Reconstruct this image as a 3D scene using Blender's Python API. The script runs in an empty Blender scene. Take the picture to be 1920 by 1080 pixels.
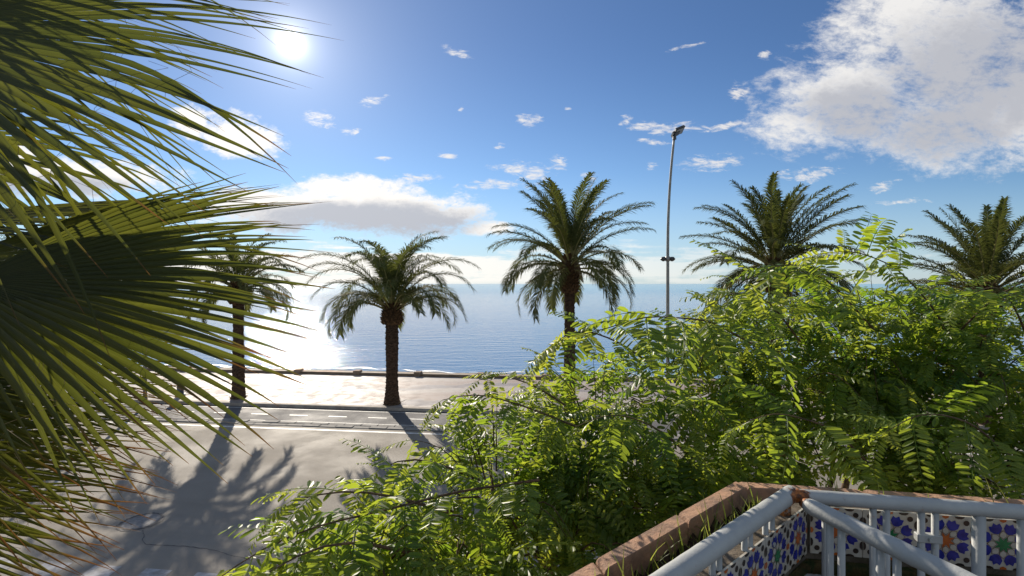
import bpy, math, random
import numpy as np
from mathutils import Vector, Matrix, Quaternion
random.seed(7); rng = np.random.default_rng(11)
scene = bpy.context.scene
COL = scene.collection
R = math.radians
F, H, CX, CY = 907.0, 5.0, 960.0, 532.0     # focal length in photo pixels, eye height, principal column, horizon row
def at(x, y, Y):                             # photo pixel + distance -> world point
    return Vector(((x - CX) / F * Y, Y, H - (y - CY) / F * Y))

# ------------------------------------------------------------------ camera
cam = bpy.data.cameras.new('camera'); camo = bpy.data.objects.new('camera', cam); COL.objects.link(camo)
cam.sensor_width = 36; cam.lens = F / 1920 * 36
cam.shift_y = -8 / 1920
cam.clip_start = 0.02; cam.clip_end = 60000
camo.location = (0, 0, H); camo.rotation_euler = (R(90), 0, 0)
scene.camera = camo
scene.view_settings.view_transform = 'Standard'; scene.view_settings.look = 'None'
scene.view_settings.exposure = 0.56; scene.view_settings.gamma = 1
scene.view_settings.use_curve_mapping = False
scene.render.resolution_x = 1024; scene.render.resolution_y = 576
scene.cycles.use_denoising = True
scene.cycles.max_bounces = 8; scene.cycles.transparent_max_bounces = 8
scene.cycles.sample_clamp_indirect = 6

# ------------------------------------------------------------------ sun
S = Vector((-415, F, 452)).normalized()
sun = bpy.data.lights.new('sun', 'SUN'); sun.energy = 4.6; sun.angle = R(0.5); sun.color = (1, .90, .76)
suno = bpy.data.objects.new('sun', sun); COL.objects.link(suno)
suno.rotation_euler = (-S).to_track_quat('-Z', 'Y').to_euler()
SUN_EL = math.asin(S.z); SUN_ROT = math.atan2(S.x, S.y)

# ------------------------------------------------------------------ node helper
class NT:
    def __init__(s, tree): s.t = tree; tree.nodes.clear()
    def new(s, kind, **kw):
        n = s.t.nodes.new(kind)
        for k, v in kw.items():
            if isinstance(k, str) and hasattr(n, k): setattr(n, k, v)
        return n
    def put(s, sock, v):
        if isinstance(v, E): v = v.s
        if hasattr(v, 'is_output'): s.t.links.new(v, sock)
        else:
            if isinstance(v, (tuple, list)) and len(v) == 3 and sock.type == 'RGBA': v = (*v, 1)
            sock.default_value = v
    def m(s, op, a, b=None, c=None, clamp=False):
        n = s.t.nodes.new('ShaderNodeMath'); n.operation = op; n.use_clamp = clamp
        for i, v in enumerate((a, b, c)):
            if v is not None: s.put(n.inputs[i], v)
        return E(s, n.outputs[0])
    def mix(s, f, a, b, blend='MIX'):
        n = s.t.nodes.new('ShaderNodeMix'); n.data_type = 'RGBA'; n.blend_type = blend
        s.put(n.inputs[0], f); s.put(n.inputs[6], a); s.put(n.inputs[7], b)
        return E(s, n.outputs[2])
    def sep(s, v):
        n = s.t.nodes.new('ShaderNodeSeparateXYZ'); s.put(n.inputs[0], v); return [E(s, o) for o in n.outputs]
    def comb(s, x, y, z):
        n = s.t.nodes.new('ShaderNodeCombineXYZ')
        for i, v in enumerate((x, y, z)): s.put(n.inputs[i], v)
        return E(s, n.outputs[0])
    def noise(s, vec, scale, detail=4, rough=.55, dist=0, out=0):
        n = s.t.nodes.new('ShaderNodeTexNoise')
        s.put(n.inputs['Vector'], vec); s.put(n.inputs['Scale'], scale); s.put(n.inputs['Detail'], detail)
        s.put(n.inputs['Roughness'], rough); s.put(n.inputs['Distortion'], dist)
        return E(s, n.outputs[out])
    def ramp(s, f, lo, hi, a=0.0, b=1.0):
        n = s.t.nodes.new('ShaderNodeMapRange'); n.interpolation_type = 'SMOOTHSTEP'
        for i, v in enumerate((f, lo, hi, a, b)): s.put(n.inputs[i], v)
        return E(s, n.outputs[0])
    def coord(s, which='Object'):
        n = s.t.nodes.new('ShaderNodeTexCoord'); return E(s, n.outputs[which])
class E:
    def __init__(s, nt, sock): s.n = nt; s.s = sock
    def __add__(a, b): return a.n.m('ADD', a, b)
    __radd__ = __add__
    def __mul__(a, b): return a.n.m('MULTIPLY', a, b)
    __rmul__ = __mul__
    def __sub__(a, b): return a.n.m('SUBTRACT', a, b)
    def __rsub__(a, b): return a.n.m('SUBTRACT', b, a)
    def __truediv__(a, b): return a.n.m('DIVIDE', a, b)
    def mx(a, b): return a.n.m('MAXIMUM', a, b)
    def mn(a, b): return a.n.m('MINIMUM', a, b)

# ------------------------------------------------------------------ sky with clouds
world = bpy.data.worlds.new('World'); scene.world = world; world.use_nodes = True
w = NT(world.node_tree)
sky = w.new('ShaderNodeTexSky'); sky.sky_type = 'NISHITA'; sky.sun_disc = False
sky.sun_elevation = SUN_EL; sky.sun_rotation = SUN_ROT; sky.altitude = 0
sky.air_density = 1.0; sky.dust_density = 0.02; sky.ozone_density = 4.0
d = w.coord('Generated'); dx, dy, dz = w.sep(d)
yy = dy.mx(0.15)
u = dx / yy; v = dz / yy
front = w.ramp(dy, 0.12, 0.3)
warpn = w.noise(w.comb(u * 1.0, v * 1.6, 0.0), 7.0, 3, .6, 0, 1)
wx, wy, wz = w.sep(warpn)
uu = u + (wx - .5) * .075; vv = v + (wy - .5) * .045
def blob(x, y, a, b, rot=0, amp=1.0):
    c, s_ = math.cos(rot), math.sin(rot)
    ex = uu - (x - CX) / F; ey = vv - (CY - y) / F
    p = (ex * (c * F / a)) + (ey * (s_ * F / a)); q = (ey * (c * F / b)) - (ex * (s_ * F / b))
    return (1.0 - (p * p + q * q)) * amp
def union(L):
    r = None
    for e in L: r = e if r is None else r.mx(e)
    return r.mx(-1.5)
big = union([blob(1800, 70, 280, 170, .15), blob(1600, 170, 190, 120, .35), blob(1740, 230, 200, 100, -.1),
             blob(1900, 180, 240, 150), blob(1640, 60, 120, 110), blob(1500, 240, 120, 55, .1), blob(1700, 0, 160, 90)])
cum = union([blob(660, 385, 180, 52), blob(800, 405, 115, 48), blob(520, 395, 150, 45), blob(640, 350, 90, 30),
             blob(450, 250, 85, 42, -.3), blob(360, 225, 50, 30, -.3), blob(100, 335, 240, 42), blob(20, 300, 90, 40), blob(905, 430, 60, 18)])
small = union([blob(985, 318, 62, 22, -.1), blob(925, 350, 75, 12, .05), blob(860, 100, 32, 10, -.35), blob(993, 230, 22, 13),
               blob(1048, 302, 22, 14, -.5), blob(1235, 235, 68, 14, .1), blob(1178, 226, 13, 12), blob(1335, 305, 66, 20, .12), blob(1220, 266, 28, 7),
               blob(1515, 325, 75, 14, .05), blob(780, 332, 62, 10, .08), blob(718, 292, 20, 6), blob(656, 245, 20, 7),
               blob(700, 190, 32, 9, .3), blob(840, 290, 18, 7), blob(1225, 312, 12, 8), blob(1433, 103, 18, 10), blob(1330, 235, 90, 8),
               blob(1392, 175, 28, 16), blob(1690, 375, 60, 7, .05), blob(935, 268, 14, 5), blob(598, 222, 36, 20, -.4), blob(1110, 330, 22, 9),
               blob(1660, 345, 38, 9, .2), blob(1290, 85, 40, 5, .2), blob(870, 205, 8, 4), blob(1060, 205, 10, 5)])
n1 = w.noise(w.comb(u * 1.0, v * 1.5, 1.7), 9.0, 9, .62, .3)
n2 = w.noise(w.comb(u * 1.0, v * 1.9, 4.2), 26.0, 7, .66, .4)
n3 = w.noise(w.comb(u * 1.0, v * 1.7, 8.2), 60.0, 5, .7, .2)
nf3 = (n3 - .5) * .9
nn = (n1 - .5) * 1.5 + (n2 - .5) * .9
dbig = w.ramp(big * .85 + nn * 1.5 + nf3 * .7 + .02, -.05, 1.0)
dcum = w.ramp(cum * .8 + nn * 1.35 + nf3 * .9 + .14, -.02, .75)
n4 = w.noise(w.comb(u * 1.0 + v * .5, v * 3.0, 3.3), 34.0, 8, .68, .5)
dsml = w.ramp(small * .62 + (n4 - .5) * 3.2 + nf3 * .8 - .12, -.05, 1.0) * .9
bandn = w.noise(w.comb(u * 1.5, v * 17.0, 2.0), 2.3, 8, .6, .25)
bandm = w.ramp(v, .145, .045) 
leftw = w.ramp(u, .62, -.25, .35, 1.0)
dband = w.ramp(bandn + bandm * .20 * leftw - (1.0 - bandm) * .42 + (n2 - .5) * .30, .50, .66) * w.ramp(v, -.01, .01) * leftw
bright = w.ramp(dcum, 0., 1.)
shade = w.ramp(union([blob(660, 412, 250, 40), blob(790, 425, 130, 34), blob(80, 350, 200, 24)]) + nn * .9 + nf3 * .5, -.3, .8)
shade2 = w.ramp(union([blob(1860, 130, 230, 130, .2), blob(1760, 240, 150, 60), blob(1620, 210, 130, 60)]) + (n1 - .5) * 2.6 + (n2 - .5) * 1.2, -.5, 1.0) * .85
skyc = w.new('ShaderNodeHueSaturation'); skyc.inputs['Saturation'].default_value = 1.0; skyc.inputs['Value'].default_value = 1.0
w.put(skyc.inputs['Color'], sky.outputs[0])
nrm = w.new('ShaderNodeVectorMath'); nrm.operation = 'DOT_PRODUCT'; w.put(nrm.inputs[0], d); nrm.inputs[1].default_value = S
cosang = E(w, nrm.outputs['Value'])
ang = w.m('ARCCOSINE', cosang.mn(0.99999))
near = w.m('EXPONENT', (ang / R(17)) * -1.0)       # clouds near the sun glow through
c = E(w, skyc.outputs[0])
WH = (7.2, 6.9, 6.6); GR = (3.9, 4.1, 4.6)
c = w.mix(1.0, c, w.mix(w.ramp(v, .05, .55), (.76, .84, .91), (.52, .63, .76)), 'MULTIPLY')
c = w.mix(w.ramp(v, .24, -.01) * .62, c, (3.9, 5.0, 6.1))
c = w.mix(dband * .95, c, (8.2, 7.9, 7.4))
c = w.mix(dsml, c, WH)
c = w.mix(dbig, c, w.mix(shade2, (6.9, 6.8, 6.7), (3.5, 3.65, 4.15)))
c = w.mix(dcum, c, w.mix(shade, (8.0, 7.7, 7.3), GR))
gl = w.m('EXPONENT', (ang / R(.7)) * (ang / R(.7)) * -1.0) * 30.0 + w.m('EXPONENT', (ang / R(.9)) * -1.0) * 14.0 + w.m('EXPONENT', (ang / R(4.0)) * -1.0) * 3.4 + near * 1.5
glc = w.new('ShaderNodeVectorMath'); glc.operation = 'SCALE'; glc.inputs[0].default_value = (1, .965, .90); w.put(glc.inputs['Scale'], gl)
c = w.mix(1.0, c, glc.outputs[0], 'ADD')
backc = w.mix(w.ramp(w.noise(d, 2.2, 6, .6), .42, .66) * w.ramp(dz, -.05, .12) * .8, sky.outputs[0], (6.2, 6.2, 6.2))   # bright cloud added out of view behind the camera to lift the shadows
c = w.mix(front, backc, c)
bg = w.new('ShaderNodeBackground'); w.put(bg.inputs[0], c); bg.inputs[1].default_value = 0.085
wo = w.new('ShaderNodeOutputWorld'); w.put(wo.inputs[0], bg.outputs[0])

# ------------------------------------------------------------------ materials
def mat(name, color, rough=.7, spec=.4, var=None, vscale=6, bump=None, bscale=30, metal=0, coord='Object', stretch=(1, 1, 1), detail=6):
    m = bpy.data.materials.new(name); m.use_nodes = True; n = NT(m.node_tree)
    p = n.new('ShaderNodeBsdfPrincipled'); o = n.new('ShaderNodeOutputMaterial'); n.put(o.inputs[0], p.outputs[0])
    co = n.coord(coord)
    mp = n.new('ShaderNodeMapping'); n.put(mp.inputs[0], co); mp.inputs['Scale'].default_value = stretch
    if var is not None:
        f = n.ramp(n.noise(mp.outputs[0], vscale, detail, .6), .35, .68)
        n.put(p.inputs['Base Color'], n.mix(f, color, var))
    else: n.put(p.inputs['Base Color'], color)
    p.inputs['Roughness'].default_value = rough; p.inputs['Specular IOR Level'].default_value = spec; p.inputs['Metallic'].default_value = metal
    if bump:
        b = n.new('ShaderNodeBump'); n.put(b.inputs['Height'], n.noise(mp.outputs[0], bscale, 6, .65)); b.inputs['Strength'].default_value = 1; b.inputs['Distance'].default_value = bump
        n.put(p.inputs['Normal'], b.outputs[0])
    m['p'] = 1
    return m
def leafmat(name, c1, c2, trans, rough=.42, tipcol=None, tr=.5, spec=.35, noisy=(0, 0, 0), streak=False):
    """leaf tissue: light shines through it; 'tint' varies leaf to leaf, 'tip' marks dry tips"""
    m = bpy.data.materials.new(name); m.use_nodes = True; n = NT(m.node_tree)
    a = n.new('ShaderNodeAttribute'); a.attribute_name = 'tint'
    f = E(n, a.outputs['Fac'])
    col = n.mix(f, c1, c2); tcol = n.mix(f, trans[0], trans[1])
    nz = n.noise(n.coord(), noisy[0] or 20, 3, .6)
    col = n.mix(n.ramp(nz, .3, .8) * .45, col, n.mix(.5, col, c1))
    if streak:     # long fibres along each leaf segment
        sa = n.new('ShaderNodeAttribute'); sa.attribute_name = 'across'; sl = n.new('ShaderNodeAttribute'); sl.attribute_name = 'along'
        sv = n.comb(E(n, sa.outputs['Fac']) * 4.0, E(n, sl.outputs['Fac']) * 1.6, 0.0)
        sn = n.noise(sv, 1.0, 6, .7)
        col = n.mix(n.ramp(sn, .42, .66) * .55, col, n.mix(.5, c1, (.012, .018, .006))); tcol = n.mix(n.ramp(sn, .42, .66) * .65, tcol, (.05, .062, .008))
        yl = n.ramp(n.noise(n.comb(E(n, sa.outputs['Fac']) * 1.3, E(n, sl.outputs['Fac']) * 3.0, 4.0), 1.0, 5, .6), .60, .74)
        col = n.mix(yl * .6, col, (.16, .13, .03)); tcol = n.mix(yl * .6, tcol, (.30, .26, .03))
    if tipcol:
        b = n.new('ShaderNodeAttribute'); b.attribute_name = 'tip'; tf = E(n, b.outputs['Fac'])
        col = n.mix(tf, col, tipcol); tcol = n.mix(tf, tcol, tipcol)
    p = n.new('ShaderNodeBsdfPrincipled'); n.put(p.inputs['Base Color'], col); p.inputs['Roughness'].default_value = rough; p.inputs['Specular IOR Level'].default_value = spec
    t = n.new('ShaderNodeBsdfTranslucent'); n.put(t.inputs[0], tcol)
    mx = n.new('ShaderNodeMixShader'); mx.inputs[0].default_value = tr
    n.put(mx.inputs[1], p.outputs[0]); n.put(mx.inputs[2], t.outputs[0])
    o = n.new('ShaderNodeOutputMaterial'); n.put(o.inputs[0], mx.outputs[0])
    return m

# ------------------------------------------------------------------ mesh helpers
def link(name, verts, faces, mats, parent=None, smooth=False, midx=None, attrs=None):
    me = bpy.data.meshes.new(name)
    if isinstance(faces, np.ndarray):
        nv, nf, k = len(verts), len(faces), faces.shape[1]
        me.vertices.add(nv); me.vertices.foreach_set('co', np.asarray(verts, np.float32).ravel())
        me.loops.add(nf * k); me.loops.foreach_set('vertex_index', faces.astype(np.int32).ravel())
        me.polygons.add(nf); me.polygons.foreach_set('loop_start', np.arange(0, nf * k, k, dtype=np.int32))
        me.update(calc_edges=True)
    else: me.from_pydata([tuple(p) for p in verts], [], faces)
    for m in (mats if isinstance(mats, (list, tuple)) else [mats]): me.materials.append(m)
    if midx is not None: me.polygons.foreach_set('material_index', np.asarray(midx, np.int32))
    me.polygons.foreach_set('use_smooth', np.full(len(me.polygons), smooth))
    for k_, arr in (attrs or {}).items():
        a = me.attributes.new(k_, 'FLOAT', 'POINT'); a.data.foreach_set('value', np.asarray(arr, np.float32))
    me.update()
    o = bpy.data.objects.new(name, me); COL.objects.link(o)
    if parent: o.parent = parent; o.matrix_parent_inverse = parent.matrix_world.inverted() if False else Matrix.Translation(-parent.location)
    return o
def tag(o, label=None, cat=None, group=None, kind=None):
    if label: o['label'] = label
    if cat: o['category'] = cat
    if group: o['group'] = group
    if kind: o['kind'] = kind
    return o
def empty(name, loc, label, cat, group=None):
    o = bpy.data.objects.new(name, None); COL.objects.link(o); o.location = loc; o.empty_display_size = .3
    return tag(o, label, cat, group)
class MB:
    def __init__(s): s.v = []; s.f = []; s.mi = []; s.a = {}
    def add(s, vs, fs, mi=0):
        b = len(s.v); s.v += [tuple(p) for p in vs]; s.f += [tuple(i + b for i in f) for f in fs]; s.mi += [mi] * len(fs)
    def box(s, c, size, rotz=0, mi=0, bev=0):
        hx, hy, hz = [q / 2 for q in size]; cz = Matrix.Rotation(rotz, 3, 'Z'); c = Vector(c)
        if bev <= 0:
            P = [(x, y, z) for z in (-hz, hz) for x, y in ((-hx, -hy), (hx, -hy), (hx, hy), (-hx, hy))]
            s.add([c + cz @ Vector(p) for p in P], [(3, 2, 1, 0), (4, 5, 6, 7), (0, 1, 5, 4), (1, 2, 6, 5), (2, 3, 7, 6), (3, 0, 4, 7)], mi)
        else:
            rings = []
            for z, q in ((-hz, bev), (-hz + bev, 0), (hz - bev, 0), (hz, bev)):
                x, y = hx - q, hy - q; e = bev if q == 0 else bev * .3
                rings.append([(x - e, -y, z), (x, -y + e, z), (x, y - e, z), (x - e, y, z), (-x + e, y, z), (-x, y - e, z), (-x, -y + e, z), (-x + e, -y, z)])
            vs = [c + cz @ Vector(p) for r in rings for p in r]; fs = []
            for k in range(3):
                for i in range(8): j = (i + 1) % 8; fs.append((k * 8 + i, k * 8 + j, k * 8 + 8 + j, k * 8 + 8 + i))
            fs += [tuple(range(7, -1, -1)), tuple(range(24, 32))]
            s.add(vs, fs, mi)
    def tube(s, pts, rad, n=10, mi=0, caps=True):
        pts = [Vector(p) for p in pts]; rad = rad if isinstance(rad, (list, tuple)) else [rad] * len(pts)
        vs = []; up = None
        for i, p in enumerate(pts):
            t = (pts[min(i + 1, len(pts) - 1)] - pts[max(i - 1, 0)]).normalized()
            if up is None: up = Vector((0, 0, 1)) if abs(t.z) < .9 else Vector((1, 0, 0))
            a = (up - t * up.dot(t)).normalized(); b = t.cross(a); up = a
            for k in range(n):
                q = 2 * math.pi * k / n; vs.append(p + (a * math.cos(q) + b * math.sin(q)) * rad[i])
        fs = [(i * n + k, i * n + (k + 1) % n, (i + 1) * n + (k + 1) % n, (i + 1) * n + k) for i in range(len(pts) - 1) for k in range(n)]
        if caps: fs += [tuple(range(n - 1, -1, -1)), tuple((len(pts) - 1) * n + k for k in range(n))]
        s.add(vs, fs, mi)
    def quadstrip(s, A, B, mi=0):
        n = len(A); s.add(list(A) + list(B), [(i, i + 1, n + i + 1, n + i) for i in range(n - 1)], mi)
    def build(s, name, mats, parent=None, smooth=False, **kw):
        return link(name, s.v, s.f, mats, parent, smooth, s.mi if isinstance(mats, (list, tuple)) else None, **kw)

# ------------------------------------------------------------------ the road frame: Y = v - K X, v grows towards the sea
K = 0.116; RD = Vector((1, -K, 0)).normalized(); RN = Vector((K, 1, 0)).normalized(); RA = math.atan2(-K, 1); KN = math.sqrt(1 + K * K)
def rp(sx, vv_, z=0.0):                       # s metres along the road, v = distance at X=0
    o = Vector((0, vv_, 0)); return o + RD * sx + Vector((0, 0, z))
def strip(name, v0, v1, z, m, kind='structure', s0=-2500, s1=2500, z1=None, nseg=1):
    z1 = z if z1 is None else z1
    o = link(name, [rp(s0, v0, z), rp(s1, v0, z), rp(s1, v1, z1), rp(s0, v1, z1)], [(0, 1, 2, 3)], m); return tag(o, kind=kind)

m_ground = mat('soil_ground', (.16, .13, .09), .95, .1, (.07, .07, .04), 3, .02, 12)
# asphalt: worn pale grey with wheel tracks, patches and grain
def asphalt(name, base, dark, lane=True):
    m = bpy.data.materials.new(name); m.use_nodes = True; n = NT(m.node_tree)
    co = n.coord(); x, y, z = n.sep(co)
    vv_ = x * K + y; ss = x - y * K
    c1 = n.mix(n.ramp(n.noise(co, 1.1, 6, .6), .3, .75), base, dark)
    c1 = n.mix(n.ramp(n.noise(n.comb(ss * .25, vv_ * 3.0, 0.0), 1.0, 6, .6), .42, .7) * .35, c1, tuple(q * .72 for q in base))
    c1 = n.mix(n.ramp(n.noise(co, 140, 3, .6),   .35, .72) * .6, c1, tuple(q * 1.35 for q in base))
    p = n.new('ShaderNodeBsdfPrincipled'); n.put(p.inputs['Base Color'], c1)
    n.put(p.inputs['Roughness'], n.ramp(n.noise(co, .6, 4, .6), .3, .7, .66, .85)); p.inputs['Specular IOR Level'].default_value = .16
    b = n.new('ShaderNodeBump'); n.put(b.inputs['Height'], n.noise(co, 90, 4, .7)); b.inputs['Distance'].default_value = .006; n.put(p.inputs['Normal'], b.outputs[0])
    o = n.new('ShaderNodeOutputMaterial'); n.put(o.inputs[0], p.outputs[0]); return m
m_road = asphalt('road_asphalt', (.245, .218, .182), (.215, .192, .162))
m_bike = asphalt('lane_asphalt', (.125, .12, .12), (.10, .10, .104))
m_line = mat('road_paint', (.75, .74, .70), .6, .4, (.42, .41, .38), 9, .002, 80)
m_kerb = mat('kerb_stone', (.36, .32, .27), .8, .3, (.24, .2, .17), 3, .004, 40)
# promenade: polished cream and rose stone laid in loose waves
m_prom = bpy.data.materials.new('promenade_stone'); m_prom.use_nodes = True; n = NT(m_prom.node_tree)
co = n.coord(); x, y, z = n.sep(co); pv = x * K + y; ps = x - y * K
wv = n.m('SINE', pv * 2.2 + n.m('SINE', ps * .55) * 1.6 + (n.noise(co, .5, 4, .6) - .5) * 6.0)
bands = n.ramp(wv, .15, .6)
c1 = n.mix(bands, (.44, .40, .37), (.38, .31, .28))
c1 = n.mix(n.ramp(n.m('SINE', pv * 2.2 + n.m('SINE', ps * .55) * 1.6 + 2.1 + (n.noise(co, .5, 4, .6) - .5) * 6.0), .55, .9) * .8, c1, (.22, .205, .23))
br = n.new('ShaderNodeTexBrick'); n.put(br.inputs['Vector'], n.comb(ps, pv, 0.0)); br.inputs['Scale'].default_value = 2.4; br.inputs['Mortar Size'].default_value = .014
br.inputs['Color1'].default_value = (1, 1, 1, 1); br.inputs['Color2'].default_value = (.86, .84, .82, 1); br.inputs['Mortar'].default_value = (.6, .55, .5, 1)
c1 = n.mix(1.0, c1, br.outputs[0], 'MULTIPLY'); c1 = n.mix(n.ramp(n.noise(co, 3, 6, .7), .4, .75) * .3, c1, (.3, .26, .22))
p = n.new('ShaderNodeBsdfPrincipled'); n.put(p.inputs['Base Color'], c1); n.put(p.inputs['Roughness'], n.ramp(n.noise(co, 2.0, 5, .6), .3, .7, .5, .72))
p.inputs['Specular IOR Level'].default_value = .16
b = n.new('ShaderNodeBump'); n.put(b.inputs['Height'], n.noise(co, 14, 5, .7)); b.inputs['Distance'].default_value = .006; n.put(p.inputs['Normal'], b.outputs[0])
o = n.new('ShaderNodeOutputMaterial'); n.put(o.inputs[0], p.outputs[0])

# land, road, lane, promenade, beach, sea
tag(link('ground', [rp(-3000, -3000, -.03), rp(3000, -3000, -.03), rp(3000, 24, -.03), rp(-3000, 24, -.03)], [(0, 1, 2, 3)], m_ground), kind='structure')
strip('road', 5.6, 16.05, 0, m_road)
strip('cycle_lane', 16.05, 18.5, 0.004, m_bike)
mb = MB(); a, b_ = rp(-400, 0), rp(400, 0)
mb.add([rp(-2500, 18.5, .0), rp(2500, 18.5, .0), rp(2500, 18.5, .12), rp(-2500, 18.5, .12), rp(2500, 18.72, .12), rp(-2500, 18.72, .12)], [(0, 1, 2, 3), (3, 2, 4, 5)])
tag(mb.build('kerb', m_kerb), kind='structure')
strip('promenade', 18.72, 25.6, .118, m_prom)
m_sand = mat('beach_sand', (.34, .29, .22), .95, .1, (.22, .19, .15), 1.2, .03, 5)
bx = MB(); vs_ = [(25.58, .1), (26.3, -.2), (28, -1.4), (31, -2.3), (38, -2.85), (43.2, -3.01), (47, -3.3), (60, -4.0)]
for (v0, z0), (v1, z1) in zip(vs_[:-1], vs_[1:]): bx.add([rp(-2500, v0, z0), rp(2500, v0, z0), rp(2500, v1, z1), rp(-2500, v1, z1)], [(0, 1, 2, 3)])
tag(bx.build('beach', m_sand), kind='structure')
# sea
m_sea = bpy.data.materials.new('sea_water'); m_sea.use_nodes = True; n = NT(m_sea.node_tree)
co = n.coord(); x, y, z = n.sep(co)
p = n.new('ShaderNodeBsdfPrincipled')
dist = n.ramp(y, 40, 600)
pat = n.noise(n.comb(x * .012, y * .045, 0.0), 1.0, 5, .6)
cc = n.mix(n.ramp(y, 60, 900), (.075, .20, .39), (.04, .27, .43)); cc = n.mix(n.ramp(pat, .45, .7) * .5, cc, (.07, .15, .33))
n.put(p.inputs['Base Color'], cc); p.inputs['IOR'].default_value = 1.33
n.put(p.inputs['Roughness'], n.ramp(y, 40, 500, .035, .13))
h1 = n.noise(n.comb(x * .22, y * .75, 0.0), 1.0, 3, .6, .4)
h2 = n.noise(n.comb(x * 1.6, y * 3.2, 3.0), 1.0, 8, .70, .3)
b1 = n.new('ShaderNodeBump'); n.put(b1.inputs['Height'], h1); b1.inputs['Distance'].default_value = .15
b2 = n.new('ShaderNodeBump'); n.put(b2.inputs['Height'], h2); b2.inputs['Distance'].default_value = .05; p.inputs['Specular IOR Level'].default_value = .14; n.put(b2.inputs['Normal'], b1.outputs[0])
n.put(p.inputs['Normal'], b2.outputs[0])
o = n.new('ShaderNodeOutputMaterial'); n.put(o.inputs[0], p.outputs[0])
SE = 40000
tag(link('sea', [Vector((-SE, 30 + K * 3000, -3)) if False else rp(-SE, 30, -3), rp(SE, 30, -3), rp(SE, 50000, -3), rp(-SE, 50000, -3)], [(0, 1, 2, 3)], m_sea), kind='structure')
# wash of foam and wet stones along the shore line
m_foam = mat('shore_foam', (.75, .77, .78), .45, .5, (.6, .64, .66), 4, .05, 6)
mb = MB(); q0 = None; A = []; B = []
for i in range(700):
    s_ = -60 + i * .2
    c0 = 43.4 + .6 * math.sin(s_ * .35) + .3 * math.sin(s_ * 1.7 + 1)
    wd = max(0.02, .28 + .3 * math.sin(s_ * .9 + 2) + .2 * math.sin(s_ * 3.1))
    A.append(rp(s_, c0 - wd / 2, -2.955)); B.append(rp(s_, c0 + wd / 2, -2.955))
mb.quadstrip(A, B); tag(mb.build('water_edge', m_foam), kind='structure')

# markings
mb = MB()
def mark(s0, s1, v0, v1, z): mb.add([rp(s0, v0, z), rp(s1, v0, z), rp(s1, v1, z), rp(s0, v1, z)], [(0, 1, 2, 3)])
mark(-300, 300, 15.72, 15.84, .004)
k = -60
while k < 60:
    mark(k, k + .72, 17.38, 17.47, .008); k += 1.56
mark(-300, 300, 18.22, 18.28, .008); mark(-300, 300, 16.62, 16.66, .008)
tag(mb.build('road_markings', m_line), kind='structure')
mb = MB()
for s_ in np.arange(-9.4, -3.0, .98): mark(s_, s_ + .5, 6.3, 7.75, .004)       # worn crossing bars
mark(-11.6, -11.35, 10.6, 11.3, .004); mark(-12.6, -12.2, 9.6, 10.2, .004)
tag(mb.build('worn_crossing', mat('worn_paint', (.26, .25, .24), .85, .15, (.44, .44, .45), 5, .002, 80)), kind='structure')
# separator of low paving blocks
mb = MB(); s_ = -60.0; r_ = random.Random(3)
while s_ < 60:
    L = .62 + r_.uniform(-.03, .03)
    for row, (v0, v1) in enumerate(((16.08, 16.33), (16.35, 16.58))):
        hgt = .012 + r_.uniform(0, .03)
        mb.box(rp(s_ + L / 2 + row * .22, (v0 + v1) / 2, hgt / 2), (L - .02, .22, hgt), RA, bev=.008)
    s_ += L
m_block = mat('paver_concrete', (.27, .255, .235), .85, .3, (.17, .16, .15), 1.3, .004, 40)
tag(mb.build('paving_strip', m_block), kind='structure')
# tar-sealed crack and manhole
m_tar = mat('crack_sealer', (.05, .047, .045), .7, .4, (.1, .09, .085), 30)
def gpt(px, py, z=.004): dd = F * (H - z) / (py - CY); return Vector(((px - CX) / F * dd, dd, z))
mh = gpt(265, 978)
mo = empty('manhole_cover', mh, 'round manhole lid with a dark cracked rim in the pale asphalt', 'manhole cover')
m_iron = mat('cast_iron', (.23, .22, .21), .7, .4, (.14, .13, .125), 14, .004, 50)
mb = MB(); N_ = 40
A = [mh + Vector((math.cos(q) * .33, math.sin(q) * .33, .004)) for q in np.linspace(0, 2 * math.pi, N_ + 1)]
mb.add([mh + Vector((0, 0, .006))] + A[:-1], [(0, i + 1, (i + 1) % N_ + 1) for i in range(N_)]); mb.build('lid', m_iron, mo)
mb = MB()
A = []; B = []
for i in range(61):
    q = 2 * math.pi * i / 60; r0 = .35 + r_.uniform(-.008, .008); r1 = .385 + r_.uniform(-.012, .035)
    A.append(mh + Vector((math.cos(q) * r0 * 1.02, math.sin(q) * r0, .003))); B.append(mh + Vector((math.cos(q) * r1 * 1.05, math.sin(q) * r1, .003)))
mb.quadstrip(A, B); mb.build('rim', m_tar, mo)
mb = MB(); pl = [(268, 994), (270, 1004), (267, 1014), (272, 1020), (300, 1022), (330, 1023), (362, 1026), (400, 1031), (430, 1040), (480, 1052)]
A = []; B = []
for i in range(len(pl) - 1):
    for t in np.linspace(0, 1, 6, endpoint=False):
        q = gpt(pl[i][0] * (1 - t) + pl[i + 1][0] * t, pl[i][1] * (1 - t) + pl[i + 1][1] * t, .004); wd = r_.uniform(.008, .028); j = r_.uniform(-.012, .012)
        dirv = (Vector((1, 0, 0)) if i < 3 else Vector((0, 1, 0))); A.append(q + dirv * (wd / 2 + j)); B.append(q - dirv * (wd / 2 - j))
mb.quadstrip(A, B); tag(mb.build('road_crack', m_tar), kind='structure')

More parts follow.
